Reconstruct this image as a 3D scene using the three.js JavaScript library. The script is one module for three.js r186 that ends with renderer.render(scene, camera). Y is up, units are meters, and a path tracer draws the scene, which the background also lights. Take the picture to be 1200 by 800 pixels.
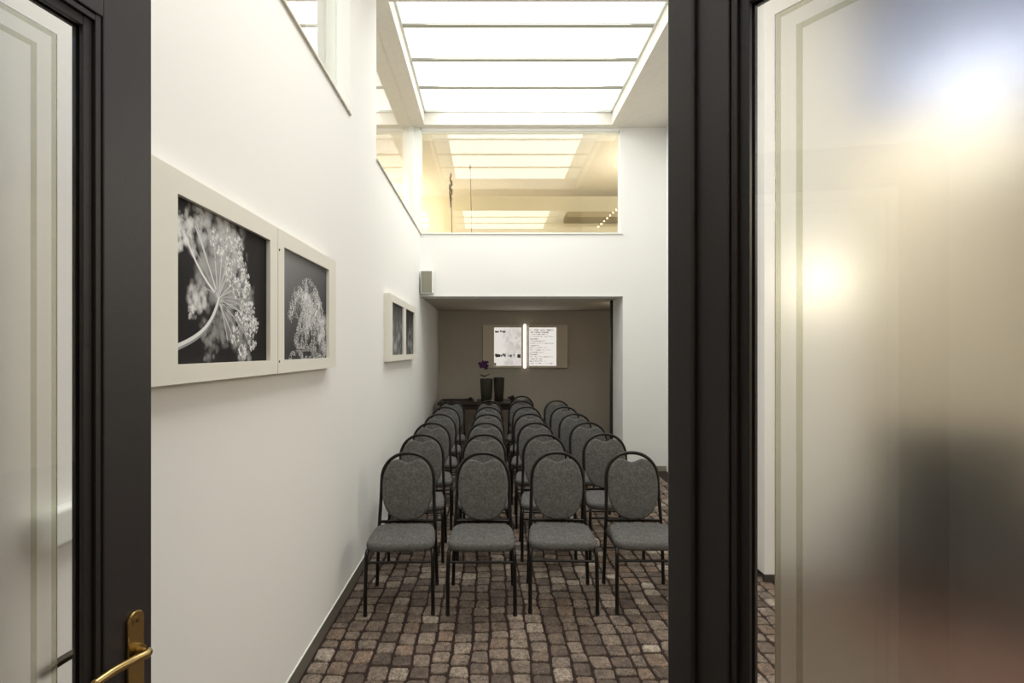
import * as THREE from 'three';
import { RoundedBoxGeometry } from 'three/addons/geometries/RoundedBoxGeometry.js';
import { mergeGeometries } from 'three/addons/utils/BufferGeometryUtils.js';
import { RectAreaLightUniformsLib } from 'three/addons/lights/RectAreaLightUniformsLib.js';

// ---------------------------------------------------------------- camera, light, exposure
// x runs to the room's right, y up, and -z is the depth d into the room (z = -d)
const scene = new THREE.Scene();
scene.background = new THREE.Color(0x000000);
RectAreaLightUniformsLib.init();
const camera = new THREE.PerspectiveCamera(2 * Math.atan(400 / 620) * 180 / Math.PI, 1.5, 0.02, 60);
camera.position.set(0, 1.635, 0);
camera.lookAt(0, 1.635, -10);
camera.setViewOffset(1200, 800, 26, -11, 1200, 800);   // shifted lens, verticals stay upright
const renderer = new THREE.WebGLRenderer({ antialias: true });
renderer.toneMapping = THREE.LinearToneMapping;
renderer.toneMappingExposure = 1.0;
renderer.shadowMap.enabled = true;
renderer.shadowMap.type = THREE.PCFSoftShadowMap;
const SKY_LIGHT = 3.95, SKY_TINT = new THREE.Color(1.0, 1.0, 0.978);   // the two backlit skylights
const SKY_GLOW = 0.9;
const GALLERY_LIGHT = 5, LOUNGE_LIGHT = 3.2, LOUNGE_FILL = 6, ADDED_LOBBY_LIGHT = 1.5, NOOK_LIGHT = 0.16;

// ---------------------------------------------------------------- helpers
function mulberry(a) { return () => { a |= 0; a = a + 0x6D2B79F5 | 0; let t = Math.imul(a ^ a >>> 15, 1 | a); t = t + Math.imul(t ^ t >>> 7, 61 | t) ^ t; return ((t ^ t >>> 14) >>> 0) / 4294967296; }; }
const rnd = mulberry(20241);
const lerp = (a, b, t) => a + (b - a) * t;
function hash2(ix, iy, s) { let h = Math.imul(ix, 374761393) ^ Math.imul(iy, 668265263) ^ Math.imul(s, 1442695041); h = Math.imul(h ^ h >>> 13, 1274126177); return ((h ^ h >>> 16) >>> 0) / 4294967296; }
function vnoise(x, y, s, per) {           // value noise, periodic when per is given
  const ix = Math.floor(x), iy = Math.floor(y), fx = x - ix, fy = y - iy;
  const w = (i) => per ? ((i % per) + per) % per : i;
  const u = fx * fx * (3 - 2 * fx), v = fy * fy * (3 - 2 * fy);
  return lerp(lerp(hash2(w(ix), w(iy), s), hash2(w(ix + 1), w(iy), s), u), lerp(hash2(w(ix), w(iy + 1), s), hash2(w(ix + 1), w(iy + 1), s), u), v);
}
function noiseTexture(n, fn, srgb) {
  const d = new Uint8Array(n * n * 4);
  for (let j = 0; j < n; j++) for (let i = 0; i < n; i++) {
    const c = fn(i, j), o = (j * n + i) * 4;
    d[o] = c[0]; d[o + 1] = c[1]; d[o + 2] = c[2]; d[o + 3] = 255;
  }
  const t = new THREE.DataTexture(d, n, n);
  t.wrapS = t.wrapT = THREE.RepeatWrapping; t.magFilter = THREE.LinearFilter; t.minFilter = THREE.LinearMipmapLinearFilter; t.generateMipmaps = true;
  if (srgb) t.colorSpace = THREE.SRGBColorSpace;
  t.needsUpdate = true;
  return t;
}
const used = new Map();
function numbered(name) { const n = used.get(name) || 0; used.set(name, n + 1); return n ? `${name}_${String(n).padStart(3, '0')}` : name; }
function tag(o, label, category, group, kind) { o.userData.label = label; o.userData.category = category; if (group) o.userData.group = group; if (kind) o.userData.kind = kind; return o; }
function thing(name, label, category, pos = [0, 0, 0], turn = 0, group, kind) {
  const o = new THREE.Group(); o.name = numbered(name); o.position.set(...pos); o.rotation.y = turn; scene.add(o);
  return tag(o, label, category, group, kind);
}
function part(name, geos, mat, parent) {
  const g = Array.isArray(geos) ? merge(geos) : geos;
  const m = new THREE.Mesh(g, mat); m.name = parent ? name : numbered(name); (parent || scene).add(m);
  return m;
}
function merge(list) { const l = list.map(g => { const h = g.index ? g.toNonIndexed() : g; for (const k of Object.keys(h.attributes)) if (!['position', 'normal', 'uv'].includes(k)) h.deleteAttribute(k); return h; }); return l.length === 1 ? l[0] : mergeGeometries(l); }
function struct(name, geos, mat, label, category) { const m = part(name, geos, mat); return tag(m, label, category, null, 'structure'); }
// box between two corners given in x, y and depth; uv in metres
function bx(x0, x1, y0, y1, d0, d1) { const g = new THREE.BoxGeometry(Math.abs(x1 - x0), Math.abs(y1 - y0), Math.abs(d1 - d0)); g.translate((x0 + x1) / 2, (y0 + y1) / 2, -(d0 + d1) / 2); return metric(g); }
// box in plain local coordinates
function lb(x0, x1, y0, y1, z0, z1, r = 0) { const w = x1 - x0, h = y1 - y0, d = z1 - z0; const g = r ? new RoundedBoxGeometry(w, h, d, 2, Math.min(r, w / 2.01, h / 2.01, d / 2.01)) : new THREE.BoxGeometry(w, h, d); g.translate((x0 + x1) / 2, (y0 + y1) / 2, (z0 + z1) / 2); return metric(g); }
function metric(g) {
  const p = g.attributes.position, n = g.attributes.normal, uv = new Float32Array(p.count * 2);
  for (let i = 0; i < p.count; i++) {
    const ax = Math.abs(n.getX(i)), ay = Math.abs(n.getY(i)), az = Math.abs(n.getZ(i));
    const [u, v] = ax >= ay && ax >= az ? [p.getZ(i), p.getY(i)] : ay >= az ? [p.getX(i), p.getZ(i)] : [p.getX(i), p.getY(i)];
    uv[2 * i] = u; uv[2 * i + 1] = v;
  }
  g.setAttribute('uv', new THREE.BufferAttribute(uv, 2));
  return g;
}
const V = (x, y, z) => new THREE.Vector3(x, y, z);
function tube(pts, r, seg = 24, radial = 8, closed = false) { return new THREE.TubeGeometry(new THREE.CatmullRomCurve3(pts.map(p => V(...p)), closed, 'centripetal'), seg, r, radial, closed); }
function rod(a, b, r, radial = 8, r2 = r) {
  const A = V(...a), B = V(...b), L = A.distanceTo(B); const g = new THREE.CylinderGeometry(r2, r, L, radial);
  g.applyQuaternion(new THREE.Quaternion().setFromUnitVectors(V(0, 1, 0), B.clone().sub(A).normalize())); const c = A.add(B).multiplyScalar(0.5); g.translate(c.x, c.y, c.z); return g;
}
const std = (color, roughness = 0.7, extra = {}) => new THREE.MeshStandardMaterial({ color, roughness, ...extra });
const phys = (o) => new THREE.MeshPhysicalMaterial(o);
const rep = (t, k) => { const c = t.clone(); c.repeat.set(k, k); c.needsUpdate = true; return c; };

// ---------------------------------------------------------------- materials
const grainTex = noiseTexture(256, (i, j) => { const v = 243 + 12 * (0.5 * vnoise(i / 8, j / 8, 1, 32) + 0.3 * vnoise(i / 2, j / 2, 2, 128) + 0.2 * vnoise(i / 64, j / 64, 3, 4)) ; return [v, v, v]; }, true);
const bumpTex = noiseTexture(256, (i, j) => { const v = 255 * (0.6 * vnoise(i / 3, j / 3, 11, 0) + 0.4 * vnoise(i / 11, j / 11, 12, 0)); return [v, v, v]; });
const stoneTex = noiseTexture(512, (i, j) => {
  const a = vnoise(i / 4, j / 4, 21, 128), b = vnoise(i / 16, j / 16, 22, 32), c = hash2(i, j, 23), e = vnoise(i / 64, j / 64, 24, 8);
  let v = 142 + 84 * a + 62 * (b - 0.5) + 50 * (c - 0.5) + 44 * (e - 0.5); if (c > 0.93) v += 45; if (a < 0.22) v -= 35;
  v = Math.max(40, Math.min(255, v)); return [v, v * 0.975, v * 0.94];
}, true);
const fabricTex = noiseTexture(256, (i, j) => {
  const w = (Math.sin(i * Math.PI / 2) * Math.sin(j * Math.PI / 2)), c = hash2(i >> 1, j >> 1, 31), b = vnoise(i / 6, j / 6, 32, 0);
  const v = 165 + 12 * w + 58 * (c - 0.5) + 34 * (b - 0.5); return [v, v, v];
}, true);
const M = {};
M.wall = std(0xffffff, 0.88, { bumpMap: rep(bumpTex, 3), bumpScale: 0.00008 }); M.wall.color.setRGB(0.845, 0.838, 0.81);
M.taupe = std(0xffffff, 0.88, { map: rep(grainTex, 1.3) }); M.taupe.color.setRGB(0.60, 0.55, 0.465);
M.cream = std(0xffffff, 0.9); M.cream.color.setRGB(0.76, 0.71, 0.56);
M.ceiling = std(0xffffff, 0.9, { map: rep(grainTex, 1) }); M.ceiling.color.setRGB(0.76, 0.72, 0.66);
M.plinth = std(0x6b665b, 0.6);
M.white = std(0xe6e8e2, 0.5);
M.frameWhite = std(0xe2dfd4, 0.55);
M.sill = std(0xcfcabe, 0.6);
M.doorPaint = std(0x302d2e, 0.42, { bumpMap: rep(bumpTex, 2), bumpScale: 0.0002 });
M.doorBead = std(0x232121, 0.5);
M.black = std(0x14120f, 0.5);
M.tube = std(0x16130f, 0.38, { metalness: 0.35 });
M.rubber = std(0x0d0c0b, 0.8);
M.fabric = std(0xffffff, 0.95, { map: rep(fabricTex, 1.7), bumpMap: rep(fabricTex, 4), bumpScale: 0.0008 }); M.fabric.color.setRGB(0.235, 0.228, 0.215);
M.brass = std(0xb39b68, 0.26, { metalness: 1 });
M.joint = std(0x38231b, 0.95, { map: rep(stoneTex, 3) });
M.glass = phys({ color: 0xffffff, roughness: 0, transmission: 1, thickness: 0, ior: 1.52 });
M.frost = phys({ color: 0xf6f6f0, roughness: 0.245, transmission: 1, thickness: 0.005, ior: 1.45, specularIntensity: 0.5 });
M.etch = phys({ color: 0xefefe8, roughness: 0.02, transmission: 1, thickness: 0, ior: 1.3 });
M.baseAndShadedBrass = std(0x34302b, 0.5);  // dark pier base; on the rear handle, shade put into the colour

// ---------------------------------------------------------------- the room
const XL = -0.945, DF = 7.2, CEIL = 4.67, SILL = 3.22, HEAD = 2.378, DB = 9.8, XJ = 1.81, DJ = 7.79, XR = 2.6, PILLAR_D = 3.73;
const W1A = 1.05, W1B = 3.57, W2A = 4.405, GX = -1.06;

struct('wall_left', [
  bx(XL, XL - 0.3, 0.092, SILL, 0.2, DF), bx(XL - 0.012, XL - 0.3, 0, 0.092, 0.2, DF),
  bx(XL, XL - 0.3, SILL, CEIL, 0.2, W1A), bx(XL, XL - 0.3, SILL, CEIL, W1B, W2A),
  bx(XL, XL - 0.3, 0, HEAD + 0.3, DF, DB)], M.wall, 'tall white wall with framed photographs and high windows', 'wall');
struct('baseboard_left', bx(XL - 0.0002, XL - 0.011, 0, 0.092, 0.22, DF), M.plinth, 'dark grey base strip along the white picture wall', 'baseboard');
struct('wall_back', [
  bx(XJ, XR + 0.3, 0, SILL, DF, DJ), bx(XJ, XR + 0.3, SILL, CEIL, DF, DF + 0.07), bx(XL - 0.3, XJ, HEAD, SILL, DF, DF + 0.35), bx(1.777, XJ, SILL, CEIL, DF, DF + 0.07), bx(XL, 1.777, 4.632, CEIL, DF, DF + 0.35)], M.wall, 'white end wall above and beside the dim alcove', 'wall');
struct('baseboard_back', bx(XJ, XR, 0, 0.07, DF - 0.012, DF), std(0x8f877a, 0.6), 'grey baseboard on the end wall beside the alcove', 'baseboard');
struct('wall_alcove', [bx(3.1, 3.3, 0, HEAD + 0.3, DJ, DB), bx(2.9, 3.3, 0, HEAD + 0.3, DJ - 0.1, DJ)], M.taupe, 'taupe side walls of the alcove behind the chairs', 'wall');
struct('wall_alcove_back', bx(XL - 0.3, 3.3, 0, HEAD + 0.3, DB, DB + 0.2), M.taupe, 'taupe rear wall of the alcove with the backlit prints', 'wall');
struct('ceiling_alcove', bx(XL - 0.3, 3.3, HEAD, HEAD + 0.15, DF + 0.352, DB), M.taupe, 'low taupe ceiling of the alcove', 'ceiling');
struct('trim_1', bx(XJ - 0.032, XJ, 0, HEAD, DJ - 0.01, DJ + 0.05), M.black, 'black upright profile on the inner edge of the alcove opening', 'trim');
struct('trim_3', bx(XL, XL + 0.005, 0.092, 0.099, 0.22, DF), M.white, 'thin white bead over the dark base strip of the picture wall', 'trim');
struct('trim_2', bx(XL, XJ, HEAD - 0.003, HEAD + 0.012, DF - 0.006, DF), M.white, 'thin white edge strip across the top of the alcove opening', 'trim');

// pier and far parts on the lounge side
struct('wall_right', [bx(1.936, XR, 0.06, CEIL, PILLAR_D, PILLAR_D + 0.3), bx(1.86, 1.936, 0.05, CEIL, PILLAR_D + 0.1, PILLAR_D + 0.3), bx(XR - 0.2, XR, 0, CEIL, PILLAR_D + 0.3, DF)], M.wall, 'pale plastered pier beyond the frosted door pane', 'wall');
struct('baseboard_right', [bx(1.932, XR, 0, 0.06, PILLAR_D - 0.012, PILLAR_D + 0.02), bx(1.86, 1.932, 0, 0.05, PILLAR_D + 0.09, PILLAR_D + 0.12)], M.baseAndShadedBrass, 'dark low base block under the pale pier', 'baseboard');
const LBD = 5.0, LCE = 3.78;
const loungeWall = std(0xffffff, 0.9); loungeWall.color.setRGB(0.78, 0.72, 0.58);
const loungeCeil = std(0xffffff, 0.9); loungeCeil.color.setRGB(0.17, 0.25, 0.54);
struct('wall_lounge', [bx(XR, 7.2, 0, CEIL, LBD, LBD + 0.2), bx(7.0, 7.2, 0, CEIL, -0.1, LBD), bx(1.2, 7.2, 0, CEIL, -0.1, 0.2)], loungeWall, 'beige wall of the lounge seen blurred through frosted glass', 'wall');
struct('ceiling_lounge', bx(XR + 0.001, 7.0, LCE, LCE + 0.15, 0.2, LBD), loungeCeil, 'blue grey ceiling of the lounge behind frosted glass', 'ceiling');
const carpetMat = std(0xffffff, 0.95, { map: rep(stoneTex, 2) }); carpetMat.color.setRGB(0.30, 0.155, 0.115);
struct('floor_lounge', bx(2.2, 7.2, -0.1, 0.012, 0.2, LBD), carpetMat, 'reddish brown carpet of the lounge behind frosted glass', 'floor');

// door wall and lobby round the camera
struct('wall_front', [bx(-1.3, -0.90, 0, CEIL, -0.05, 0.2), bx(0.84, 1.2, 0, CEIL, -0.05, 0.2), bx(-0.90, 0.84, 2.36, CEIL, -0.05, 0.2)], M.wall, 'white wall holding the double door opening', 'wall');
struct('wall_lobby', [bx(-1.7, -1.6, 0, 2.7, -2.6, -0.05), bx(1.6, 1.7, 0, 2.7, -2.6, -0.05), bx(-1.7, 1.7, 0, 2.7, -2.7, -2.6), bx(-1.7, -1.3, 0, 2.7, -0.05, 0.05), bx(1.2, 1.7, 0, 2.7, -0.1, -0.05)], M.cream, 'cream lobby walls behind the double doors', 'wall');
struct('ceiling_lobby', bx(-1.7, 1.7, 2.7, 2.8, -2.7, -0.05), M.ceiling, 'low lobby ceiling outside the double doors', 'ceiling');
struct('floor_lobby', bx(-1.7, 1.7, -0.1, 0, -2.7, 0.2), std(0x5a4a3e, 0.6), 'plain brown lobby floor outside the doors', 'floor');

// main ceiling with two skylight openings
const SK = [[4.6, 7.1], [0.55, 3.05]], SX0 = -0.88, SX1 = 1.64, PANEL_Y = 4.855;
struct('ceiling', [
  bx(-1.25, SX0, CEIL, CEIL + 0.3, 0.2, DF + 0.3), bx(SX1, XR + 0.3, CEIL, CEIL + 0.3, 0.2, DF + 0.3),
  bx(SX0, SX1, CEIL, CEIL + 0.3, SK[0][1], DF + 0.3), bx(SX0, SX1, CEIL, CEIL + 0.3, SK[1][1], SK[0][0]), bx(SX0, SX1, CEIL, CEIL + 0.3, 0.2, SK[1][0])], M.ceiling, 'pale flat ceiling round the backlit skylights', 'ceiling');

// gallery storey behind the high windows
struct('wall_gallery_side', [bx(-3.4, -3.2, SILL, CEIL, 0.2, 10.4), bx(-3.2, -1.25, SILL, CEIL, 0.0, 0.2)], M.wall, 'white gallery wall behind the high side windows', 'wall');
struct('wall_gallery', [bx(-3.4, 3.4, SILL, CEIL, 10.4, 10.6), bx(3.2, 3.4, SILL, CEIL, DF + 0.35, 10.6), bx(2.9, 3.4, SILL, CEIL, DF, DF + 0.4)], M.cream, 'cream gallery walls behind the high windows', 'wall');
struct('floor_gallery', [bx(-3.4, -1.25, SILL - 0.2, SILL - 0.02, 0.2, 10.6), bx(-1.25, 3.4, SILL - 0.2, SILL - 0.02, DF + 0.35, 10.6)], M.cream, 'pale gallery floor behind the high windows', 'floor');
struct('ceiling_gallery', [bx(-3.4, -1.25, CEIL, CEIL + 0.15, 0.0, 10.6), bx(-1.25, 3.4, CEIL, CEIL + 0.15, DF + 0.3, 10.6)], M.ceiling, 'pale gallery ceiling behind the high windows', 'ceiling');

// high windows
function sideWindow(name, d0, d1, label) {
  const w = thing(name, label, 'window', [0, 0, 0], 0, null, 'structure');
  part('pane', bx(GX - 0.005, GX + 0.005, SILL + 0.02, CEIL, d0, d1), M.glass, w);
  part('window_frame', [bx(GX - 0.03, GX + 0.03, SILL, CEIL, d1 - 0.05, d1), bx(GX - 0.03, GX + 0.03, SILL, CEIL, d0, d0 + 0.05), bx(GX - 0.03, GX + 0.03, SILL + 0.02, SILL + 0.05, d0 + 0.05, d1 - 0.05)], M.white, w);
  part('window_sill', bx(XL + 0.014, GX, SILL + 0.0005, SILL + 0.014, d0, d1), M.sill, w);
  return w;
}
sideWindow('window_1', W1A, W1B, 'high side window nearer the doors, above the large flower photograph');
sideWindow('window_2', W2A, DF - 0.001, 'high side window meeting the end window in the corner');
{
  const w = thing('window_3', 'wide high window in the end wall above the alcove', 'window', [0, 0, 0], 0, null, 'structure');
  part('pane', bx(-0.93, 1.775, SILL + 0.03, 4.63, DF + 0.055, DF + 0.065), M.glass, w);
  part('window_frame', [bx(-1.09, -0.93, SILL, CEIL, DF, DF + 0.1), bx(-0.93, 1.777, SILL, SILL + 0.03, DF + 0.03, DF + 0.1), bx(1.765, 1.777, SILL + 0.03, 4.632, DF + 0.03, DF + 0.1), bx(-0.93, 1.777, 4.615, 4.632, DF + 0.03, DF + 0.1)], M.white, w);
  part('window_sill', bx(-0.945, 1.81, SILL + 0.001, SILL + 0.022, DF - 0.016, DF + 0.03), M.white, w);
}

// floor of rounded stone setts, columns running into the room
{
  const floor = thing('floor', 'floor of small brown stone setts in dark joints', 'floor', [0, 0, 0], 0, null, 'structure');
  part('joint_bed', bx(XL, 3.1, -0.1, 0, 0.2, DB), M.joint, floor);
  const P = 0.1045, D0 = 0.25, X0 = XL + 0.008;
  const nx = Math.round((2.19 - X0) / P), nd = Math.round((DB - D0) / P);
  const xb = (i, d) => X0 + i * P + (i === 0 ? 0 : 0.024 * (vnoise(d * 1.4, i * 0.7, 41) - 0.5) + 0.026 * (vnoise(d * 7, i * 3.1, 42) - 0.5));
  const off = Array.from({ length: nx }, () => (rnd() - 0.5) * 0.05);
  const dj = (i, j) => D0 + j * P + off[i] + (j === 0 ? 0.03 : 0.032 * (hash2(i, j, 43) - 0.5) + 0.05 * (vnoise(i * 0.33, j * 0.2, 44) - 0.5));
  // twelve tones of stone; the lightest are rare, the reddest too except on the right
  const tones = [[.150, .117, .097], [.172, .138, .116], [.195, .160, .136], [.215, .180, .154], [.235, .198, .172], [.18, .15, .13], [.10, .076, .063], [.12, .092, .078], [.30, .262, .228], [.36, .325, .29], [.19, .142, .115], [.21, .155, .122]].map(c => c.map(v => v * 1.7).map((v, q) => v * [1.02, 0.99, 0.95][q]));
  const mats = tones.map(c => { const m = std(0xffffff, 0.72, { map: rep(stoneTex, 2.2), bumpMap: rep(stoneTex, 2.2), bumpScale: 0.0025 }); m.color.setRGB(...c); return m; });
  const restMat = std(0xffffff, 0.72, { map: rep(stoneTex, 2.2), vertexColors: true });
  const stones = [];
  for (let i = 0; i < nx; i++) for (let j = 0; j < nd; j++) {
    const da = dj(i, j), db = dj(i, j + 1), J = 0.0064;
    let c = [[xb(i, da) + J, da + J], [xb(i + 1, da) - J, da + J], [xb(i + 1, db) - J, db - J], [xb(i, db) + J, db - J]];
    c = c.map(([x, d]) => [x + (rnd() - 0.5) * 0.009, d + (rnd() - 0.5) * 0.011]);
    const cx = (c[0][0] + c[1][0] + c[2][0] + c[3][0]) / 4, cd = (c[0][1] + c[1][1] + c[2][1] + c[3][1]) / 4;
    const ring = [];
    for (let k = 0; k < 4; k++) {                      // cut each corner into two points
      const p = c[k], q0 = c[(k + 3) % 4], q1 = c[(k + 1) % 4], t0 = 0.07 + 0.10 * rnd(), t1 = 0.07 + 0.10 * rnd();
      ring.push([lerp(p[0], q0[0], t0), lerp(p[1], q0[1], t0)], [lerp(p[0], q1[0], t1), lerp(p[1], q1[1], t1)]);
    }
    const h = 0.006 + 0.0035 * rnd(), pos = [], idx = [], uvs = [];
    const put = (x, y, d) => { pos.push(x, y, -d); uvs.push(x, d); };
    for (const [x, d] of ring) put(x, -0.002, d);
    for (const [x, d] of ring) put(lerp(x, cx, 0.03), h * 0.72, lerp(d, cd, 0.03));
    for (const [x, d] of ring) put(lerp(x, cx, 0.11), h, lerp(d, cd, 0.11));
    put(cx, h + 0.001 * rnd(), cd);
    for (let k = 0; k < 8; k++) { const n = (k + 1) % 8; for (const b of [0, 8]) idx.push(b + k, b + n, b + 8 + n, b + k, b + 8 + n, b + 8 + k); idx.push(16 + k, 16 + n, 24); }
    const r = rnd(), red = cx > 0.9 ? 0.3 : 0.1;  // more red setts on the right paint in warm bounced light
    let tone = r < 0.075 ? 8 : r < 0.105 ? 9 : r < 0.105 + red ? 10 + Math.floor(rnd() * 2) : Math.floor(rnd() * 8);
    stones.push({ pos, idx, uvs, cx, cd, tone });
  }
  const inView = s => { const px = 574 + s.cx * 620 / s.cd, py = 411 + 1.635 * 620 / s.cd; return py < 812 && ((px > 330 && px < 800) || (px > 885 && px < 920 && s.cd < PILLAR_D)); };
  const big = stones.filter(inView).sort((a, b) => a.cd - b.cd).slice(0, 300);
  const single = new Set(big);
  const make = s => { const g = new THREE.BufferGeometry(); g.setAttribute('position', new THREE.Float32BufferAttribute(s.pos, 3)); g.setAttribute('uv', new THREE.Float32BufferAttribute(s.uvs, 2)); g.setIndex(s.idx); g.computeVertexNormals(); return g; };
  for (const s of big) part('cobblestone', make(s), mats[s.tone], floor);
  const restGeos = [];
  for (const s of stones) {
    if (single.has(s)) continue;
    const g = make(s), col = new Float32Array(g.attributes.position.count * 3); for (let k = 0; k < col.length; k++) col[k] = tones[s.tone][k % 3];
    g.setAttribute('color', new THREE.BufferAttribute(col, 3)); restGeos.push(g);
  }
  const rest = new THREE.Mesh(mergeGeometries(restGeos), restMat); rest.name = 'cobblestone_field'; rest.userData.kind = 'stuff'; floor.add(rest);
}

// ---------------------------------------------------------------- skylights
const panelMat = new THREE.MeshStandardMaterial({ color: 0xe8eeea, roughness: 0.5, emissive: new THREE.Color(0.93, 0.99, 0.97), emissiveIntensity: SKY_GLOW });
const barMat = std(0xa8a89e, 0.5);
function skylight(d0, d1, label) {
  const s = thing('skylight', label, 'skylight', [(SX0 + SX1) / 2, PANEL_Y, -(d0 + d1) / 2]);
  const w = SX1 - SX0, L = d1 - d0, n = 4, p = (L - 0.04) / n;
  part('frame', [lb(-w / 2, -w / 2 + 0.02, -0.02, 0.06, -L / 2, L / 2), lb(w / 2 - 0.02, w / 2, -0.02, 0.06, -L / 2, L / 2), lb(-w / 2, w / 2, -0.02, 0.06, -L / 2, -L / 2 + 0.02), lb(-w / 2, w / 2, -0.02, 0.06, L / 2 - 0.02, L / 2), lb(-w / 2, w / 2, 0.06, 0.075, -L / 2, L / 2)], M.white, s);
  for (let k = 1; k < n; k++) { const z = -L / 2 + 0.02 + k * p; part('glazing_bar', lb(-w / 2 + 0.02, w / 2 - 0.02, -0.010, 0.012, z - 0.025, z + 0.025), barMat, s); }
  for (let k = 0; k < n; k++) {
    const z0 = -L / 2 + 0.02 + k * p + (k ? 0.025 : 0), z1 = -L / 2 + 0.02 + (k + 1) * p - (k < n - 1 ? 0.025 : 0);
    part('light_panel', lb(-w / 2 + 0.02, w / 2 - 0.02, 0.004, 0.014, z0, z1), panelMat, s);
    const l = new THREE.RectAreaLight(SKY_TINT, SKY_LIGHT * w / (w - 0.5), w - 0.5, z1 - z0 - 0.01); l.position.set(0, 0.001, (z0 + z1) / 2); l.rotation.x = -Math.PI / 2; s.add(l);
  }
  return s;
}
skylight(...SK[0], 'backlit frosted skylight of four panels over the rows of chairs');
skylight(...SK[1], 'backlit frosted skylight of four panels just inside the doors');

// ---------------------------------------------------------------- the double doors
const LEAF_W = 0.85, LEAF_H = 2.346;
function doorLeaf(name, label, pos, turn, side) {     // side: +1 the room photograph's face is local +z, -1 local -z
  const g = thing(name, label, 'door', pos, turn, null, 'structure');
  const T = 0.0225, S = 0.104, B = 0.03, R = 0.112, BR = 0.26, W = LEAF_W, H = LEAF_H;
  part('stile', lb(W - S, W, 0.01, H, -T, T, 0.003), M.doorPaint, g);
  part('stile', lb(0, S, 0.01, H, -T, T, 0.003), M.doorPaint, g);
  part('rail', lb(S, W - S, H - R, H, -T, T, 0.003), M.doorPaint, g);
  part('rail', lb(S, W - S, 0.01, BR, -T, T, 0.003), M.doorPaint, g);
  const x0 = S, x1 = W - S, y0 = BR, y1 = H - R;
  // beads: an outer step nearly flush with the stile behind a narrow gap, and a deeper inner step holding the glass
  const bead = (f) => {
    const list = [];
    for (const s of [-1, 1]) for (const [a, b, z0, z1] of [[0.0022, 0.013, 0.004, 0.0195], [0.013, B, 0.004, 0.0125]]) {
      const zz = s > 0 ? [z0, z1] : [-z1, -z0]; list.push(f(a, b, zz));
    }
    return list;
  };
  part('glazing_bead', bead((a, b, z) => lb(x1 - b, x1 - a, y0, y1, z[0], z[1], 0.0015)), M.doorBead, g);
  part('glazing_bead', bead((a, b, z) => lb(x0 + a, x0 + b, y0, y1, z[0], z[1], 0.0015)), M.doorBead, g);
  part('glazing_bead', bead((a, b, z) => lb(x0 + b, x1 - b, y1 - b, y1 - a, z[0], z[1], 0.0015)), M.doorBead, g);
  part('glazing_bead', bead((a, b, z) => lb(x0 + b, x1 - b, y0 + a, y0 + b, z[0], z[1], 0.0015)), M.doorBead, g);
  for (let k = 0; k < 8; k++) for (const s of [-1, 1]) part('screw', rod([x1 - 0.021, 0.42 + k * 0.245, s * 0.0115], [x1 - 0.021, 0.42 + k * 0.245, s * 0.0129], 0.0028, 8), M.black, g);
  // glass: a clear sheet with a clear margin, frosted inside it, two polished lines round the frosting
  const gx0 = x0 + B - 0.008, gx1 = x1 - B + 0.008, gy0 = y0 + B - 0.008, gy1 = y1 - B + 0.008;
  const pane = part('pane', new THREE.PlaneGeometry(gx1 - gx0, gy1 - gy0).translate((gx0 + gx1) / 2, (gy0 + gy1) / 2, 0), M.glass, g);
  pane.position.z = side * 0.003;
  const c = 0.036, fx0 = x0 + B + c, fx1 = x1 - B - c, fy0 = y0 + B + c, fy1 = y1 - B - c;
  part('frosted_field', lb(fx0, fx1, fy0, fy1, -0.0025, 0.0015), M.frost, g);
  const ring = (m, w) => { const z0 = side > 0 ? 0.0018 : -0.0038, z1 = z0 + 0.001; const a0 = fx0 + m, a1 = fx1 - m, b0 = fy0 + m, b1 = fy1 - m; return [lb(a0, a0 + w, b0, b1, z0, z1), lb(a1 - w, a1, b0, b1, z0, z1), lb(a0 + w, a1 - w, b1 - w, b1, z0, z1), lb(a0 + w, a1 - w, b0, b0 + w, z0, z1)]; };
  part('etched_line', ring(0.001, 0.009), M.etch, g);
  part('etched_line', ring(0.034, 0.009), M.etch, g);
  for (const y of [0.25, 1.15, 2.05]) part('hinge', rod([-0.006, y, -side * 0.02], [-0.006, y + 0.1, -side * 0.02], 0.007, 10), M.brass, g);
  return g;
}
function handle(door, s, metal = M.brass) {                            // brass lever on a long plate, on face s
  const h = new THREE.Group(); h.name = 'door_handle'; h.position.set(LEAF_W - 0.042, 1.062, s * 0.0225); if (s < 0) h.scale.z = -1; door.add(h);
  const sh = new THREE.Shape(), w = 0.0165; sh.moveTo(-w, -0.13); sh.lineTo(w, -0.13); sh.lineTo(w, 0.058); sh.absarc(0, 0.058, w, 0, Math.PI, false); sh.lineTo(-w, -0.13);
  const pl = new THREE.ExtrudeGeometry(sh, { depth: 0.005, bevelEnabled: true, bevelSize: 0.002, bevelThickness: 0.002, bevelSegments: 2, curveSegments: 16 });
  part('plate', pl, metal, h);
  part('screw', rod([0, 0.058, 0.006], [0, 0.058, 0.0085], 0.009, 16), metal, h); part('screw', rod([0, -0.105, 0.006], [0, -0.105, 0.0085], 0.006, 16), metal, h);
  part('keyhole', rod([0, 0.058, 0.0085], [0, 0.058, 0.0089], 0.003, 10), M.black, h);
  part('lever', [rod([0, 0, 0.006], [0, 0, 0.016], 0.014, 20), tube([[0, 0, 0.01], [0, 0.001, 0.026], [-0.003, 0.003, 0.036], [-0.013, 0.005, 0.0415], [-0.04, 0.009, 0.042], [-0.075, 0.011, 0.038], [-0.108, 0.009, 0.036]], 0.0078, 40, 12), new THREE.SphereGeometry(0.0078, 12, 8).translate(-0.108, 0.009, 0.036)], metal, h);
}
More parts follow.
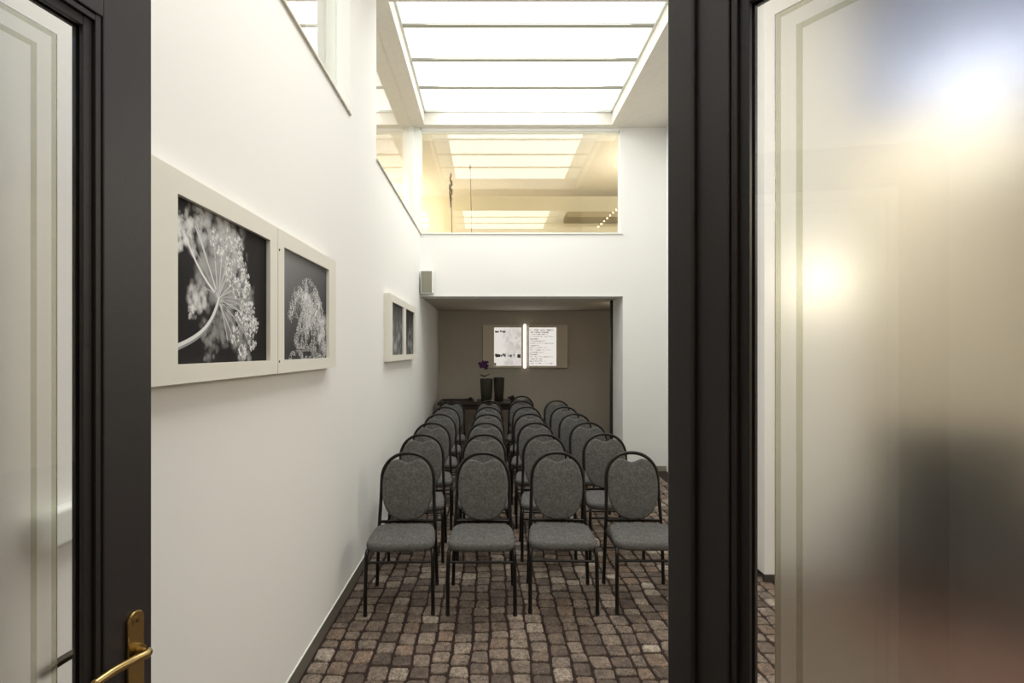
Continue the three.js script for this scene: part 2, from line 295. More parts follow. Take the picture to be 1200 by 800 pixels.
const leafL = doorLeaf('door_1', 'dark glazed door leaf with brass lever, standing open beside the picture wall', [-0.8716, 0, -0.2267], 78 * Math.PI / 180, 1);
handle(leafL, 1); handle(leafL, -1, M.baseAndShadedBrass);  // rear handle is brass too, its shade painted in as a dark tone
const leafR = doorLeaf('door_2', 'dark glazed door leaf with overlap strip, frosted pane before the lounge', [0.824, 0, -0.270], 123 * Math.PI / 180, -1);
part('astragal', lb(LEAF_W - 0.044, LEAF_W + 0.012, 0.01, LEAF_H, -0.0225 - 0.012, -0.0225, 0.009), M.doorPaint, leafR);

// ---------------------------------------------------------------- photographs on the left wall
function canvasTex(w, h, draw) { const c = document.createElement('canvas'); c.width = w; c.height = h; const x = c.getContext('2d'); draw(x, w, h); const t = new THREE.CanvasTexture(c); t.colorSpace = THREE.SRGBColorSpace; t.anisotropy = 8; return t; }
const blob = (x, cx, cy, r, g, a) => { const gr = x.createRadialGradient(cx, cy, 0, cx, cy, r); gr.addColorStop(0, `rgba(${g},${g},${g},${a})`); gr.addColorStop(0.55, `rgba(${g},${g},${g},${a * 0.8})`); gr.addColorStop(1, `rgba(${g},${g},${g},0)`); x.fillStyle = gr; x.beginPath(); x.arc(cx, cy, r, 0, 7); x.fill(); };
const stroke = (x, pts, w, g, a = 1) => { x.strokeStyle = `rgba(${g},${g},${g},${a})`; x.lineWidth = w; x.lineCap = 'round'; x.beginPath(); x.moveTo(pts[0], pts[1]); if (pts.length === 6) x.quadraticCurveTo(pts[2], pts[3], pts[4], pts[5]); else if (pts.length === 8) x.bezierCurveTo(pts[2], pts[3], pts[4], pts[5], pts[6], pts[7]); else x.lineTo(pts[2], pts[3]); x.stroke(); };
const umbel = canvasTex(1024, 800, (x, w, h) => {     // pale seed head of an umbel against black
  const r = mulberry(7), X = u => u * w, Y = v => v * h;
  x.fillStyle = 'rgb(26,23,23)'; x.fillRect(0, 0, w, h);
  for (let k = 0; k < 60; k++) blob(x, X(0.05 + 0.4 * r()), Y(r()), 120, 60, 0.05);
  // soft, out of focus tufts
  for (const [u, v, s, g] of [[.10, .17, .08, 225], [.04, .26, .06, 235], [.17, .08, .08, 200], [.24, .05, .05, 190], [.22, .56, .1, 210], [.16, .68, .04, 240], [.40, .42, .16, 150], [.44, .24, .14, 165], [.52, .78, .1, 160], [.34, .88, .09, 150], [.70, .9, .1, 165], [.3, .28, .1, 160], [.62, .6, .15, 165], [.46, .34, .2, 150], [.55, .18, .16, 185], [.64, .3, .12, 175], [.72, .66, .13, 170], [.5, .64, .14, 135], [.66, .84, .12, 150], [.2, .6, .09, 225], [.1, .22, .1, 240], [.4, .12, .14, 190], [.5, .1, .12, 200], [.34, .34, .16, 170], [.44, .46, .14, 160], [.58, .44, .14, 165], [.28, .12, .1, 200], [.44, .74, .1, 140], [.3, .8, .08, 150], [.74, .5, .1, 150]])
    for (let k = 0; k < 44; k++) blob(x, X(u + (r() - .5) * s * 1.7), Y(v + (r() - .5) * s * 2.1), w * s * (0.12 + 0.22 * r()), g + 20 * (r() - .5), 0.45);
  // rays
  const c = [.40, .57];
  for (const [u, v] of [[.10, .2], [.2, .12], [.36, .1], [.44, .18], [.53, .26], [.62, .22], [.68, .38], [.74, .45], [.8, .62], [.84, .72], [.76, .86], [.6, .88], [.5, .84], [.24, .52], [.56, .12], [.70, .55]])
    stroke(x, [X(c[0]), Y(c[1]), X(lerp(c[0], u, .5) + (r() - .5) * .06), Y(lerp(c[1], v, .5) - .05), X(u), Y(v)], 6 + 5 * r(), 175 + 50 * r(), 0.9);
  stroke(x, [X(.36), Y(.52), X(.22), Y(.42), X(.12), Y(.25)], 14, 232);
  stroke(x, [X(.38), Y(.5), X(.28), Y(.3), X(.19), Y(.14)], 10, 215);
  // crisp florets
  const tuft = (u, v, s, n, g) => { for (let k = 0; k < n; k++) { const a = r() * 6.28, q = Math.sqrt(r()) * s, px = X(u) + Math.cos(a) * q * h, py = Y(v) + Math.sin(a) * q * h; const gg = g - 90 * r(); stroke(x, [X(u) + (px - X(u)) * .35, Y(v) + (py - Y(v)) * .35, px, py], 1.6, gg, 0.5); for (let m = 0; m < 5; m++) { x.fillStyle = `rgba(${gg},${gg},${gg},0.9)`; x.beginPath(); x.ellipse(px + (r() - .5) * 16, py + (r() - .5) * 16, 3 + 5 * r(), 2.5 + 3 * r(), r() * 3, 0, 7); x.fill(); } } };
  for (const [u, v, s, n] of [[.55, .2, .12, 60], [.62, .16, .09, 40], [.48, .13, .08, 34], [.66, .28, .07, 34], [.71, .36, .06, 30], [.74, .44, .05, 26], [.70, .54, .08, 40], [.77, .62, .09, 50], [.84, .72, .06, 36], [.74, .72, .09, 50], [.66, .66, .09, 46], [.80, .86, .07, 30], [.68, .93, .07, 34], [.60, .46, .08, 34], [.53, .36, .09, 40], [.42, .28, .08, 26], [.36, .16, .07, 24], [.58, .8, .07, 26]]) tuft(u, v, s, n, 248);
  for (let k = 0; k < 40; k++) stroke(x, [X(.42), Y(.6), X(.42 + .26 * r()), Y(.55 + .3 * r())], 1.6, 215, 0.55);
  // main stem
  stroke(x, [X(.41), Y(.56), X(.33), Y(.80), X(.18), Y(.85), X(-.02), Y(.92)], 30, 150); stroke(x, [X(.41), Y(.555), X(.33), Y(.79), X(.18), Y(.84), X(-.02), Y(.91)], 20, 226);
});
const tree = canvasTex(1024, 800, (x, w, h) => {      // fine frosted tree against a grey sky
  const r = mulberry(9); const gr = x.createLinearGradient(0, 0, w * 0.35, h); gr.addColorStop(0, 'rgb(150,150,153)'); gr.addColorStop(0.45, 'rgb(98,98,100)'); gr.addColorStop(1, 'rgb(46,45,46)'); x.fillStyle = gr; x.fillRect(0, 0, w, h);
  const br = (px, py, a, l, wd, n) => { const ex = px + Math.cos(a) * l, ey = py + Math.sin(a) * l; const g = wd > 7 ? 70 : 150 + 90 * r(); stroke(x, [px, py, (px + ex) / 2 + (r() - .5) * l * .2, (py + ey) / 2, ex, ey], wd, g, 0.8); if (n > 0) for (let k = 0; k < 3; k++) br(lerp(px, ex, .45 + .5 * r()), lerp(py, ey, .45 + .5 * r()), a + (r() - .5) * 1.35, l * (.6 + .2 * r()), wd * .62, n - 1); else for (let k = 0; k < 5; k++) { const q = 190 + 65 * r(); x.fillStyle = `rgba(${q},${q},${q},0.85)`; x.beginPath(); x.arc(ex + (r() - .5) * 34, ey + (r() - .5) * 34, 1.5 + 3.5 * r(), 0, 7); x.fill(); } };
  for (const [u, v, a, l] of [[.52, 1.02, -1.75, .3], [.62, 1.02, -1.55, .34], [.8, 1.02, -1.5, .3]]) br(u * w, h * v, a, h * l, 10, 5);
  const edge = v => [lerp(.66, .14, Math.pow((v - .3) / .7, .62)), lerp(.74, 1.02, Math.pow((v - .3) / .7, .45))];
  for (let k = 0; k < 9000; k++) { const v = .3 + .72 * Math.pow(r(), .7), [e0, e1] = edge(Math.min(1, v)), u = lerp(e0, e1, r()), clump = vnoise(u * 22, v * 18, 77); if (clump < .3) continue; const q = Math.min(255, 130 + 150 * r() * (0.5 + clump)); x.fillStyle = `rgba(${q},${q},${q},0.8)`; x.beginPath(); x.ellipse(u * w, v * h, 1.5 + 4 * r(), 1.2 + 3 * r(), r() * 3, 0, 7); x.fill(); }
  for (let k = 0; k < 26; k++) { const u = .3 + .66 * r(), v = .55 + .2 * r(); stroke(x, [u * w, v * h, (u + .02) * w, (v - .1) * h, (u + .05 * (r() - .5)) * w, (v - .3 * r() - .05) * h], 1.6, 215, .6); }
  for (const [u, v, e, f] of [[.42, 1, .58, .72], [.62, 1, .66, .62], [.8, 1, .74, .7]]) stroke(x, [u * w, v * h, lerp(u, e, .5) * w + 12, lerp(v, f, .5) * h, e * w, f * h], 9, 52, .85);
  for (let k = 0; k < 60; k++) blob(x, w * (.8 + .18 * r()), h * (.55 + .4 * r()), 60, 245, 0.12);
});
const strands = (seed, base) => canvasTex(512, 400, (x, w, h) => { const r = mulberry(seed); x.fillStyle = `rgb(${base},${base},${base})`; x.fillRect(0, 0, w, h); for (let k = 0; k < 90; k++) { const u = w * r(); stroke(x, [u, h, u + (r() - .5) * 90, h * .5, u + (r() - .35) * 220, h * .02 + h * .5 * r()], 1 + 4 * r(), 110 + 120 * r(), 0.45); } for (let k = 0; k < 30; k++) blob(x, w * r(), h * (.4 + .6 * r()), 26 + 30 * r(), 205, 0.3); });
const frameTop = 2.152, frameBot = 1.54, FT = 0.055;
function photo(tex, dNear, nearMargin, farMargin, label, group, screws) {
  // local: x runs along the wall into the depth, z out of the wall
  const L = 0.835, H = frameTop - frameBot, t = thing('framed_photograph', label, 'picture', [XL, frameBot, -dNear], Math.PI / 2, group);
  const a = nearMargin, b = L - farMargin, c = 0.056, e = H - 0.068;
  part('frame', [lb(0, L, 0, c, 0, FT), lb(0, L, e, H, 0, FT), lb(0, a, c, e, 0, FT), lb(b, L, c, e, 0, FT)], M.frameWhite, t);
  const pm = phys({ color: 0xffffff, roughness: 0.6, specularIntensity: 0.3, map: tex });
  const pr = part('print', new THREE.PlaneGeometry(b - a, e - c), pm, t); pr.position.set((a + b) / 2, (c + e) / 2, FT - 0.016);
  part('backing', lb(a - 0.002, b + 0.002, c - 0.002, e + 0.002, 0.004, FT - 0.018), M.frameWhite, t);
  if (screws) for (const y of [H - 0.09, 0.05]) part('screw', rod([0.012, y, FT], [0.012, y, FT + 0.0015], 0.005, 8), M.black, t);
  return t;
}
photo(umbel, 1.385, 0.125, 0.075, 'black and white photograph of a large flower head in pale frame', 'framed photographs on the white wall');
photo(tree, 2.226, 0.066, 0.13, 'black and white photograph of a frosted tree in pale frame', 'framed photographs on the white wall', true);
photo(strands(5, 60), 4.72, 0.125, 0.075, 'framed photograph of pale grey strands, door-side one of the pair near the alcove', 'framed photographs on the white wall');
photo(strands(6, 30), 5.558, 0.066, 0.13, 'darker framed photograph of strands next to the alcove corner', 'framed photographs on the white wall');

// ---------------------------------------------------------------- small fixtures
{
  const s = thing('wall_speaker', 'small cream loudspeaker with grey grille above the alcove corner', 'speaker', [-0.84, 2.4, -DF]);
  part('cabinet', lb(-0.085, 0.085, 0, 0.31, 0.03, 0.15, 0.012), M.white, s);
  part('grille', lb(-0.074, 0.068, 0.012, 0.3, 0.15, 0.156, 0.004), std(0x8b8878, 0.8, { bumpMap: rep(fabricTex, 12), bumpScale: 0.001 }), s);
  part('bracket', lb(-0.03, 0.03, 0.1, 0.2, 0, 0.031, 0.004), M.white, s);
}
{
  const s = thing('wall_switch', 'white wall switch box with rounded cap seen through clear door margin', 'switch', [XL, 1.215, -1.16], Math.PI / 2);
  part('housing', lb(-0.09, 0.09, 0, 0.085, 0, 0.035, 0.012), M.white, s);
  part('rocker', lb(0.0, 0.05, 0.02, 0.066, 0.033, 0.039, 0.002), M.frameWhite, s);
  part('slot', lb(0.022, 0.03, 0.025, 0.06, 0.0385, 0.0395), std(0x77746c, 0.7), s);
}

// ---------------------------------------------------------------- chairs
function padGeo(outline, thick, edge, crown, nA = 56, dip) {   // cushion lying in the xy plane, z is its thickness
  const pts = []; for (let k = 0; k < nA; k++) pts.push(outline(k / nA * Math.PI * 2));
  const prof = [], half = thick / 2;
  for (const f of [1, 0.72, 0.4]) prof.push([1, f, -1]);
  const rings = [];
  const ringAt = (inset, z) => rings.push({ inset, z });
  const N = 6;
  for (const [s, z] of [[0.0, -1], [0.4, -1], [0.75, -1]]) ringAt(s, -half - crown * (1 - s * s));
  for (let k = 0; k <= N; k++) { const a = -Math.PI / 2 + Math.PI * k / N; ringAt('e' + (1 - Math.cos(a)) * edge, half * Math.sin(a)); }
  for (const s of [0.75, 0.4, 0.0]) ringAt(s, half + crown * (1 - s * s));
  const pos = [], uv = [], idx = [];
  for (const { inset, z } of rings) for (const [x, y] of pts) {
    const R = Math.hypot(x, y); let k;
    if (typeof inset === 'string') k = (R - parseFloat(inset.slice(1))) / R; else k = Math.max(inset, 0.001) * (R - edge) / R;
    pos.push(x * k, y * k, z); uv.push(x * k + (z > 0 ? 0 : 0.3), y * k + z);
  }
  for (let r = 0; r < rings.length - 1; r++) for (let k = 0; k < nA; k++) { const n = (k + 1) % nA, a = r * nA + k, b = r * nA + n; idx.push(a, b, b + nA, a, b + nA, a + nA); }
  const g = new THREE.BufferGeometry(); g.setAttribute('position', new THREE.Float32BufferAttribute(pos, 3)); g.setAttribute('uv', new THREE.Float32BufferAttribute(uv, 2)); g.setIndex(idx); g.computeVertexNormals(); return g;
}
const sp = (c, e) => Math.sign(c) * Math.pow(Math.abs(c), e);
function makeChair() {
  const t = new THREE.Group();
  const r = 0.0122;
  // seat, deeper in front, a little tilted back
  const seat = padGeo(a => { const c = Math.cos(a), s = Math.sin(a); const y = 0.182 * sp(s, 0.42); const w = lerp(0.197, 0.222, (0.182 - y) / 0.364); return [w * sp(c, 0.42), y]; }, 0.052, 0.022, 0.01, 64);
  seat.rotateX(-Math.PI / 2 - 0.0); // outline y points to the back (-z)
  seat.rotateX(0.06); seat.translate(0, 0.42, 0.036);
  part('seat', seat, M.fabric, t);
  // backrest: rounded, narrowing to the foot, with a dip in its top edge
  const back = padGeo(a => { const c = Math.cos(a), s = Math.sin(a); let x = 0.175 * sp(c, 0.8), y = (s > 0 ? 0.212 : 0.225) * sp(s, s > 0 ? 0.78 : 0.85); if (s > 0) y -= 0.044 * Math.exp(-((x / 0.062) ** 2)) * Math.min(1, s * 1.5); return [x, y]; }, 0.04, 0.017, 0.012, 72);
  back.rotateX(-0.16); back.translate(0, 0.673, -0.236);
  part('backrest', back, M.fabric, t);
  // hoop, from seat height up and over
  const hz = y => -0.212 - Math.max(0, y - 0.42) * 0.155;
  const hoop = [[-0.193, 0.4, hz(0.4)], [-0.187, 0.52, hz(0.52)], [-0.183, 0.64, hz(0.64)]];
  for (let k = 0; k <= 16; k++) { const a = Math.PI - Math.PI * k / 16, y = 0.725 + 0.175 * Math.sin(a); hoop.push([0.182 * sp(Math.cos(a), 0.9), y, hz(y)]); }
  hoop.push([0.183, 0.64, hz(0.64)], [0.187, 0.52, hz(0.52)], [0.193, 0.4, hz(0.4)]);
  part('back_frame', tube(hoop, r, 72, 8), M.tube, t);
  part('crossbar', lb(-0.19, 0.19, 0.43, 0.45, hz(0.45) - 0.007, hz(0.45) + 0.007, 0.004), M.tube, t);
  for (const s of [-1, 1]) {
    part('leg', tube([[s * 0.207, 0.006, -0.215], [s * 0.201, 0.2, -0.212], [s * 0.193, 0.4, -0.212]], r, 8, 8), M.tube, t);
    part('leg', tube([[s * 0.207, 0.006, 0.213], [s * 0.206, 0.2, 0.206], [s * 0.204, 0.345, 0.2], [s * 0.202, 0.375, 0.192], [s * 0.2, 0.388, 0.172]], r, 16, 8), M.tube, t);
    part('seat_rail', tube([[s * 0.2, 0.388, 0.172], [s * 0.198, 0.385, 0.05], [s * 0.196, 0.377, -0.12], [s * 0.193, 0.374, -0.212]], r * 0.9, 10, 8), M.tube, t);
    for (const z of [-0.215, 0.213]) part('foot_cap', rod([s * 0.207, 0, z], [s * 0.207, 0.028, z], 0.0128, 8), M.rubber, t);
  }
  part('stretcher', rod([-0.205, 0.322, 0.2], [0.205, 0.322, 0.2], 0.0085), M.tube, t);
  part('stretcher', rod([-0.203, 0.25, -0.213], [0.203, 0.25, -0.213], 0.007), M.tube, t);
  return t;
}
const chairProto = makeChair();
const rowWord = ['front row', 'second row', 'third row', 'fourth row', 'fifth row', 'sixth row', 'seventh row'];
const colWord = ['beside the white picture wall', 'second from the white picture wall', 'third from the white picture wall', 'fourth from the white picture wall'];
const rowD = [3.465, 4.29, 5.03, 5.77, 6.53, 7.36, 8.14];
const colX = [[-0.566, -0.575, -0.568, -0.563, -0.563, -0.55], [-0.05, -0.046, -0.035, -0.02, -0.015, -0.005], [0.466, 0.462, 0.455, 0.448, 0.462, 0.45, 0.49], [1.0, 0.99, 0.985, 0.972, 0.955, 0.97]];
const jr = mulberry(3);
colX.forEach((xs, c) => xs.forEach((x, row) => {
  const o = chairProto.clone(); o.name = numbered('banquet_chair'); scene.add(o);
  const extra = c >= 2 ? 0.02 : 0;
  o.position.set(x, 0.0095, -(rowD[row] + extra + (row ? (jr() - 0.5) * 0.03 : 0)));
  o.rotation.y = [0.03, 0.01, -0.045, -0.02][c] + (jr() - 0.5) * 0.05;
  tag(o, `grey padded chair in the ${rowWord[row]} from the doors, ${colWord[c]}`, 'chair', 'grey chairs set out in rows');
}));

// ---------------------------------------------------------------- alcove: table, pots, prints
const TT = 0.785;
{
  const t = thing('side_table', 'long dark reddish wood table behind the last chairs in the alcove', 'table', [-0.2, 0.0095, -9.0]);
  const wood = std(0x3c2419, 0.5, { map: rep(stoneTex, 1) });
  part('tabletop', lb(-0.66, 0.66, TT - 0.045, TT - 0.0095, -0.36, 0.36, 0.006), wood, t);
  part('apron', [lb(-0.6, 0.6, TT - 0.13, TT - 0.046, 0.29, 0.31), lb(-0.6, 0.6, TT - 0.13, TT - 0.046, -0.31, -0.29)], wood, t);
  for (const sx of [-1, 1]) for (const sz of [-1, 1]) part('leg', lb(sx * 0.6 - 0.028, sx * 0.6 + 0.028, 0, TT - 0.046, sz * 0.3 - 0.028, sz * 0.3 + 0.028, 0.004), wood, t);
}
function pot(x, d, r0, r1, h, color, label) {
  const p = thing('tall_planter', label, 'planter', [x, TT, -d], 0, 'tall planters on the alcove table');
  const prof = [[0.001, 0], [r0, 0], [lerp(r0, r1, 0.5) + 0.004, h * 0.5], [r1, h - 0.012], [r1 + 0.004, h - 0.006], [r1 + 0.002, h], [r1 - 0.012, h], [r1 - 0.016, h * 0.8], [0.001, h * 0.8]].map(([a, b]) => new THREE.Vector2(a, b));
  part('pot', new THREE.LatheGeometry(prof, 28), std(color, 0.55, { bumpMap: rep(bumpTex, 4), bumpScale: 0.003 }), p);
  part('soil', new THREE.CylinderGeometry(r1 - 0.013, r1 - 0.016, 0.04, 20).translate(0, h * 0.9, 0), std(0x1c1510, 0.95), p);
  return p;
}
pot(-0.055, 8.85, 0.085, 0.108, 0.385, 0x33342a, 'tall dark olive planter holding the purple orchid');
pot(0.155, 8.95, 0.07, 0.092, 0.40, 0x352c22, 'tall brown planter beside the olive one, without flowers');
{
  const o = thing('orchid', 'purple orchid on a pale stem in the olive planter', 'flower', [-0.09, TT + 0.38, -8.85]);
  const pet = std(0x4a2350, 0.7, { side: THREE.DoubleSide }), stemM = std(0xb9b4a2, 0.7);
  part('stem', tube([[0.02, -0.012, 0], [0.0, 0.08, 0.01], [-0.008, 0.18, 0.015], [-0.03, 0.26, 0.02], [-0.06, 0.27, 0.02]], 0.007, 20, 6), stemM, o);
  const pr = mulberry(12);
  for (const [x, y, z] of [[-0.07, 0.25, 0.02], [-0.03, 0.27, 0.03], [0.005, 0.25, 0.02], [0.03, 0.275, 0.01], [0.035, 0.22, 0.02], [-0.045, 0.215, 0.03], [0.02, 0.19, 0.03]]) {
    const list = [];
    for (let k = 0; k < 5; k++) { const g = new THREE.SphereGeometry(0.024, 8, 6); g.scale(0.6, 1, 0.22); g.translate(0, 0.022, 0); g.rotateX(0.35); g.rotateZ(k * 1.2566 + pr()); g.translate(x, y, z); list.push(g); }
    list.push(new THREE.SphereGeometry(0.01, 8, 6).translate(x, y, z + 0.012));
    part('flower', list, pet, o);
  }
  part('leaf', [[-1, 0.3], [1, -0.2], [-0.4, 0.8]].map(([s, q]) => { const g = new THREE.SphereGeometry(0.07, 10, 6); g.scale(1, 0.12, 0.35); g.translate(0.05 * s, 0.045, 0); g.rotateZ(0.35 * s); g.rotateY(q); return g; }), std(0x2c3a1e, 0.5), o);
}
{
  const dk = std(0x15130f, 0.5);
  const a = thing('dark_rod', 'thin dark rod with a knob at its end lying on the alcove table', 'rod', [-0.55, TT, -9.05], -0.05);
  part('shaft', tube([[-0.25, 0.012, 0], [-0.1, 0.02, 0.02], [0.05, 0.02, 0.01], [0.2, 0.026, 0]], 0.012, 20, 8), dk, a);
  part('knob', new THREE.SphereGeometry(0.03, 14, 10).scale(1.3, 1, 1).translate(0.22, 0.03, 0), dk, a);
  const b = thing('dark_cone', 'small dark cone shaped object on the table beside the planters', 'ornament', [0.37, TT, -9.05], 0.2);
  part('stand', rod([0, 0, 0], [0, 0.03, 0], 0.025, 14, 0.012), dk, b);
  part('body', rod([-0.07, 0.05, 0], [0.04, 0.06, 0], 0.012, 14, 0.04), dk, b);
  for (const [x, d] of [[-0.24, 8.9], [0.04, 8.70]]) {
    const c = tag(part('small_cup', new THREE.LatheGeometry([[0.001, 0], [0.022, 0], [0.03, 0.05], [0.027, 0.05], [0.02, 0.006], [0.001, 0.006]].map(p => new THREE.Vector2(...p)), 18), std(0xb0aca0, 0.4)), x < 0 ? 'small pale cup between the dark rod and the olive planter' : 'small pale cup in front of the brown planter', 'cup', 'pale cups on the alcove table');
    c.position.set(x, TT, -d);
  }
}
// the two backlit prints and the upright tube between them
function printBox(px0, px1, ip0, ip1, label, draw) {
  const k = 9.74 / 620, X = p => (p - 574) * k, yt = 1.635 + (411 - 380.5) * k, yb = 1.635 + (411 - 431) * k, it = 1.635 + (411 - 383.5) * k, ib = 1.635 + (411 - 428.5) * k;
  const x0 = X(px0), x1 = X(px1), cx = (x0 + x1) / 2, t = thing('backlit_print', label, 'picture', [cx, yb, -DB + 0.012], 0, 'backlit prints in the alcove');
  const H = yt - yb, a = X(ip0) - cx, b = X(ip1) - cx, w0 = x0 - cx, w1 = x1 - cx, c = ib - yb, e = it - yb, F = 0.05;
  part('board', [lb(w0, w1, 0, c, 0, F), lb(w0, w1, e, H, 0, F), lb(w0, a, c, e, 0, F), lb(b, w1, c, e, 0, F)], std(0xe9dfcc, 0.7), t);
  const tex = canvasTex(512, 560, draw);
  part('screen', lb(a, b, c, e, 0.005, F - 0.008).translate(0, 0, 0), std(0xffffff, 0.5), t);
  const p = part('screen_print', new THREE.PlaneGeometry(b - a, e - c), new THREE.MeshStandardMaterial({ color: 0x222222, roughness: 0.4, emissive: 0xffffff, emissiveMap: tex, emissiveIntensity: 0.86 }), t);
  p.position.set((a + b) / 2, (c + e) / 2, F - 0.007);
  const l = new THREE.RectAreaLight(0xfff0df, 0.5, b - a, e - c); l.position.set((a + b) / 2, (c + e) / 2, F - 0.004); l.rotation.y = Math.PI; t.add(l);
}
printBox(566, 612, 579, 611, 'backlit pale print with dark smudges on the alcove wall', (x, w, h) => {
  const r = mulberry(31); x.fillStyle = 'rgb(236,230,222)'; x.fillRect(0, 0, w, h);
  for (let k = 0; k < 160; k++) { const g = 150 + 60 * r(); x.fillStyle = `rgba(${g},${g - 8},${g - 14},0.10)`; x.beginPath(); x.ellipse(w * (0.35 + 0.65 * r()), h * r(), 20 + 50 * r(), 14 + 30 * r(), r() * 3, 0, 7); x.fill(); }
  const mark = (u0, u1, v, s, n) => { for (let k = 0; k < n; k++) { x.fillStyle = 'rgba(28,24,22,0.85)'; x.beginPath(); x.ellipse(w * lerp(u0, u1, r()), h * (v + (r() - .5) * s), 5 + 14 * r(), 4 + 8 * r(), r() * 3, 0, 7); x.fill(); } };
  mark(0.03, 0.16, 0.11, 0.03, 16); mark(0.2, 0.4, 0.11, 0.03, 9); mark(0.05, 0.42, 0.73, 0.06, 42); mark(0.5, 0.8, 0.74, 0.05, 7); mark(0.86, 0.97, 0.74, 0.09, 16); mark(0.0, 0.06, 0.96, 0.05, 8);
});
printBox(619, 665, 619.8, 652, 'backlit pale print with rows of faint grey marks on the alcove wall', (x, w, h) => {
  const r = mulberry(37); x.fillStyle = 'rgb(244,238,230)'; x.fillRect(0, 0, w, h);
  for (let row = 0; row < 16; row++) { const v = 0.06 + row * 0.058, len = 0.25 + 0.45 * r(); for (let k = 0; k < 40; k++) { const u = (row % 3 ? len : 0.85) * r(); const g = 90 + 80 * r(); x.fillStyle = `rgba(${g},${g - 6},${g - 10},${row < 2 ? 0.6 : 0.4})`; x.fillRect(w * (0.02 + u), h * (v + (r() - .5) * 0.02), 8 + 22 * r(), 3 + (row < 2 ? 14 : 7) * r()); } }
});
{
  const k = 9.7 / 620, x = (615.2 - 574) * k, y0 = 1.635 + (411 - 432) * k, y1 = 1.635 + (411 - 379) * k, t = thing('tube_lamp', 'upright white tube lamp between the two backlit prints', 'lamp', [x, y0, -DB]);
  const H = y1 - y0;
  part('mount', lb(-0.02, 0.02, 0, H, 0, 0.03, 0.004), M.white, t);
  part('light_tube', new THREE.CapsuleGeometry(0.026, H - 0.06, 6, 14).translate(0, H / 2, 0.058), new THREE.MeshStandardMaterial({ color: 0xffffff, emissive: 0xfff6e8, emissiveIntensity: 1.5 }), t);
  const l = new THREE.RectAreaLight(0xfff0dd, 3.2, 0.05, H - 0.04); l.position.set(0, H / 2, 0.088); l.rotation.y = Math.PI; t.add(l);
}
// lamp in the nook behind the jamb
function globeLamp(name, label, pos, r, color, power, glow, wallDir, group) {
  const t = thing(name, label, 'lamp', pos, 0, group);
  part('light_globe', new THREE.SphereGeometry(r, 24, 16), new THREE.MeshStandardMaterial({ color: 0xffffff, emissive: color, emissiveIntensity: glow }), t);
  if (wallDir) part('wall_arm', [rod([0, 0, 0].map((v, i) => v + wallDir[i] * 0.0), wallDir, 0.012, 10), rod(wallDir.map(v => v * 0.93), wallDir, 0.045, 16)], M.brass, t);
  const l = new THREE.PointLight(color, power, 0, 2); l.shadow.radius = r / 0.02; t.add(l); return t;
}
globeLamp('ceiling_lamp', 'small round ceiling lamp round the corner of the alcove', [2.12, 2.2, -8.2], 0.05, new THREE.Color(1, 0.8, 0.58), NOOK_LIGHT, 2, [0, 0.178, 0]);

// ---------------------------------------------------------------- gallery things behind the end window
globeLamp('gallery_lamp', 'round gallery lamp behind the corner of the high windows', [-2.0, 4.1, -9.9], 0.09, new THREE.Color(1, 0.87, 0.64), GALLERY_LIGHT, 3, [0, 0, -0.49]);
globeLamp('gallery_lamp', 'round gallery lamp behind the side window pier', [-3.0, 4.2, -3.9], 0.09, new THREE.Color(0.92, 0.98, 1), GALLERY_LIGHT * 0.4, 3, [-0.2, 0, 0]);
globeLamp('gallery_lamp', 'added unseen globe lamp brightening the right half of the gallery', [2.65, 4.35, -8.3], 0.08, new THREE.Color(1, 0.93, 0.76), GALLERY_LIGHT * 0.7, 2, [0, 0.3, 0]);  // hidden lamp, added to brighten the right half of the gallery
{
  const st = std(0x6e6148, 0.9), gr = mulberry(44), FY = SILL - 0.02;
  const stalk = (x, d, top, headLen, headW, r, label) => {
    const s = thing('dried_stalk', label, 'dried plant', [x, FY, -d]); const H = top - FY;
    part('stem', tube([[0.01, 0.02, 0], [0.004, H * 0.4, 0.004], [-0.006, H * 0.75, 0], [-0.012, H, 0]], r, 20, 6), st, s);
    const list = []; const n = headLen > 0.2 ? 46 : 10;
    for (let k = 0; k < n; k++) { const v = H - headLen * k / n, q = Math.sin(Math.PI * Math.min(1, (k + 2) / n)) * headW, a = gr() * 6.28; const g = new THREE.SphereGeometry(0.014, 6, 5); g.scale(0.6, 1.7, 0.6); g.translate(-0.009 + Math.cos(a) * q, v, Math.sin(a) * q); list.push(g); }
    part('seed_head', list, st, s);
    part('foot', rod([0.01, 0, 0], [0.01, 0.03, 0], 0.05, 14, 0.03), st, s);
  };
  const k = 7.75 / 620;
  stalk((529 - 574) * k, 7.75, 1.635 + (411 - 204) * k, 0.48, 0.02, 0.006, 'dried grass stalk with a full seed head behind the end window');
  stalk((552 - 574) * k, 7.75, 1.635 + (411 - 194) * k, 0.08, 0.01, 0.0055, 'thin bare dried stalk behind the end window');
  const b = tag(part('gallery_shelf', bx(1.45, 3.2, 4.14, 4.24, 9.9, 10.4), std(0x8f8468, 0.8)), 'plain beige shelf high on the gallery wall behind the end window', 'shelf');
  const s = thing('string_light', 'short string of tiny bulbs hanging behind the end window', 'string lights', [0, 0, 0]);
  const bm = new THREE.MeshStandardMaterial({ color: 0xffffff, emissive: 0xffe9a8, emissiveIntensity: 2.2 }), pts = [];
  for (let i = 0; i < 7; i++) { const u = i / 6, d = 9, kk = d / 620; pts.push([(lerp(701, 722, u) - 574) * kk, 1.635 + (411 - lerp(265, 245, u)) * kk, -d]); }
  pts.push([3.2, 4.35, -9]); part('wire', tube(pts, 0.003, 40, 5), st, s);
  for (let i = 0; i < 7; i++) part('bulb', new THREE.SphereGeometry(0.013, 8, 6).translate(pts[i][0], pts[i][1] - 0.01, pts[i][2]), bm, s);
}

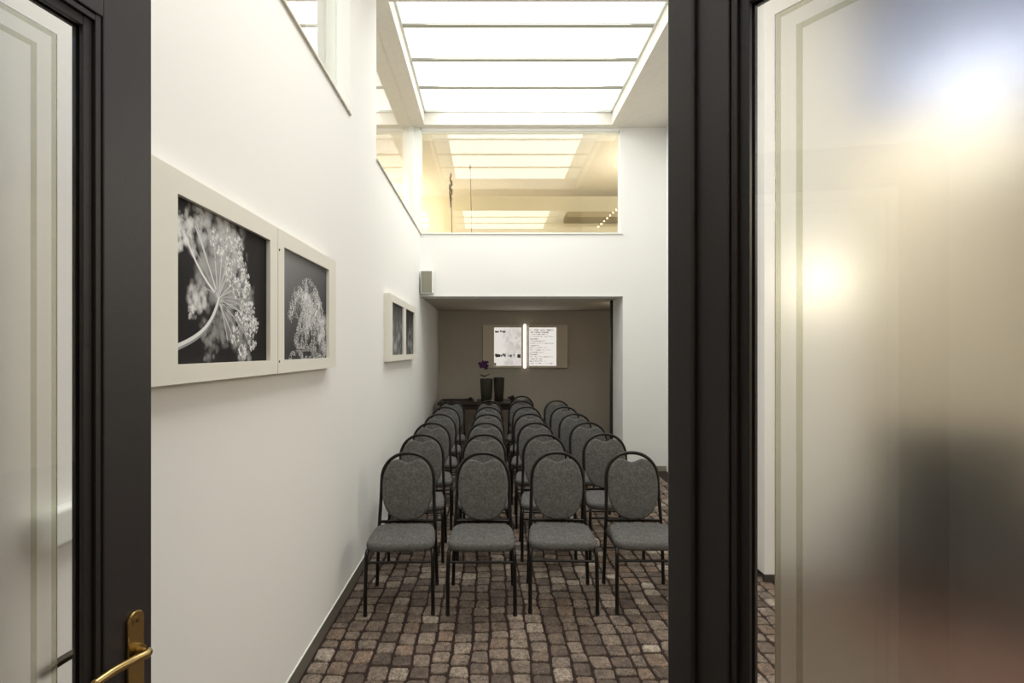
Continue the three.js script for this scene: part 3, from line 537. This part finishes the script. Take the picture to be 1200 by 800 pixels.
// ---------------------------------------------------------------- lounge behind the frosted pane
globeLamp('lounge_lamp', 'bright globe lamp under the lounge ceiling behind frosted glass', [3.72, 3.42, -4.0], 0.15, new THREE.Color(1, 0.92, 0.76), LOUNGE_LIGHT, 1.3, [0, 0.36, 0]);
globeLamp('lounge_pendant', 'warm globe pendant of the lounge near the doors', [3.3, 2.75, -1.5], 0.2, new THREE.Color(1, 0.9, 0.76), LOUNGE_FILL, 3, [0, 1.2, 0]);
globeLamp('pier_sconce', 'small globe sconce on the pale pier behind frosted glass', [2.3, 2.12, -3.60], 0.07, new THREE.Color(1, 0.92, 0.74), 0.2, 2.6, [0, 0, -0.13]);
{
  const dk = std(0x0f0c0a, 0.8, { map: rep(fabricTex, 4) }), a = thing('lounge_armchair', 'dark high-backed armchair in the lounge behind frosted glass', 'armchair', [2.95, 0.012, -3.25], -0.5);
  part('backrest', lb(-0.42, 0.42, 0.42, 1.12, -0.36, -0.18, 0.06), dk, a);
  part('seat', lb(-0.32, 0.32, 0.24, 0.46, -0.2, 0.38, 0.05), dk, a);
  for (const s of [-1, 1]) part('armrest', lb(s * 0.38 - 0.08, s * 0.38 + 0.08, 0.2, 0.68, -0.3, 0.36, 0.05), dk, a);
  for (const s of [-1, 1]) for (const z of [-0.28, 0.3]) part('leg', rod([s * 0.36, 0, z], [s * 0.36, 0.21, z], 0.022), M.black, a);
}
// unseen lobby lamp, added for a highlight on the brass handle
{
  const t = thing('added_lobby_lamp', 'added unseen lobby ceiling lamp giving the brass lever its highlight', 'lamp', [0.2, 2.66, 1.1]);
  part('canopy', rod([0, 0.02, 0], [0, 0.04, 0], 0.12, 24), M.white, t);
  part('light_globe', new THREE.SphereGeometry(0.1, 24, 12).scale(1, 0.5, 1).translate(0, 0, 0), new THREE.MeshStandardMaterial({ color: 0xffffff, emissive: 0xffe2b8, emissiveIntensity: 3 }), t);
  const l = new THREE.PointLight(0xffe2b8, ADDED_LOBBY_LIGHT, 0, 2); l.shadow.radius = 4; t.add(l);
}

scene.traverse(o => { if (o.isMesh) { o.castShadow = true; o.receiveShadow = true; } if (o.isPointLight || o.isSpotLight) o.castShadow = true; });
renderer.render(scene, camera);
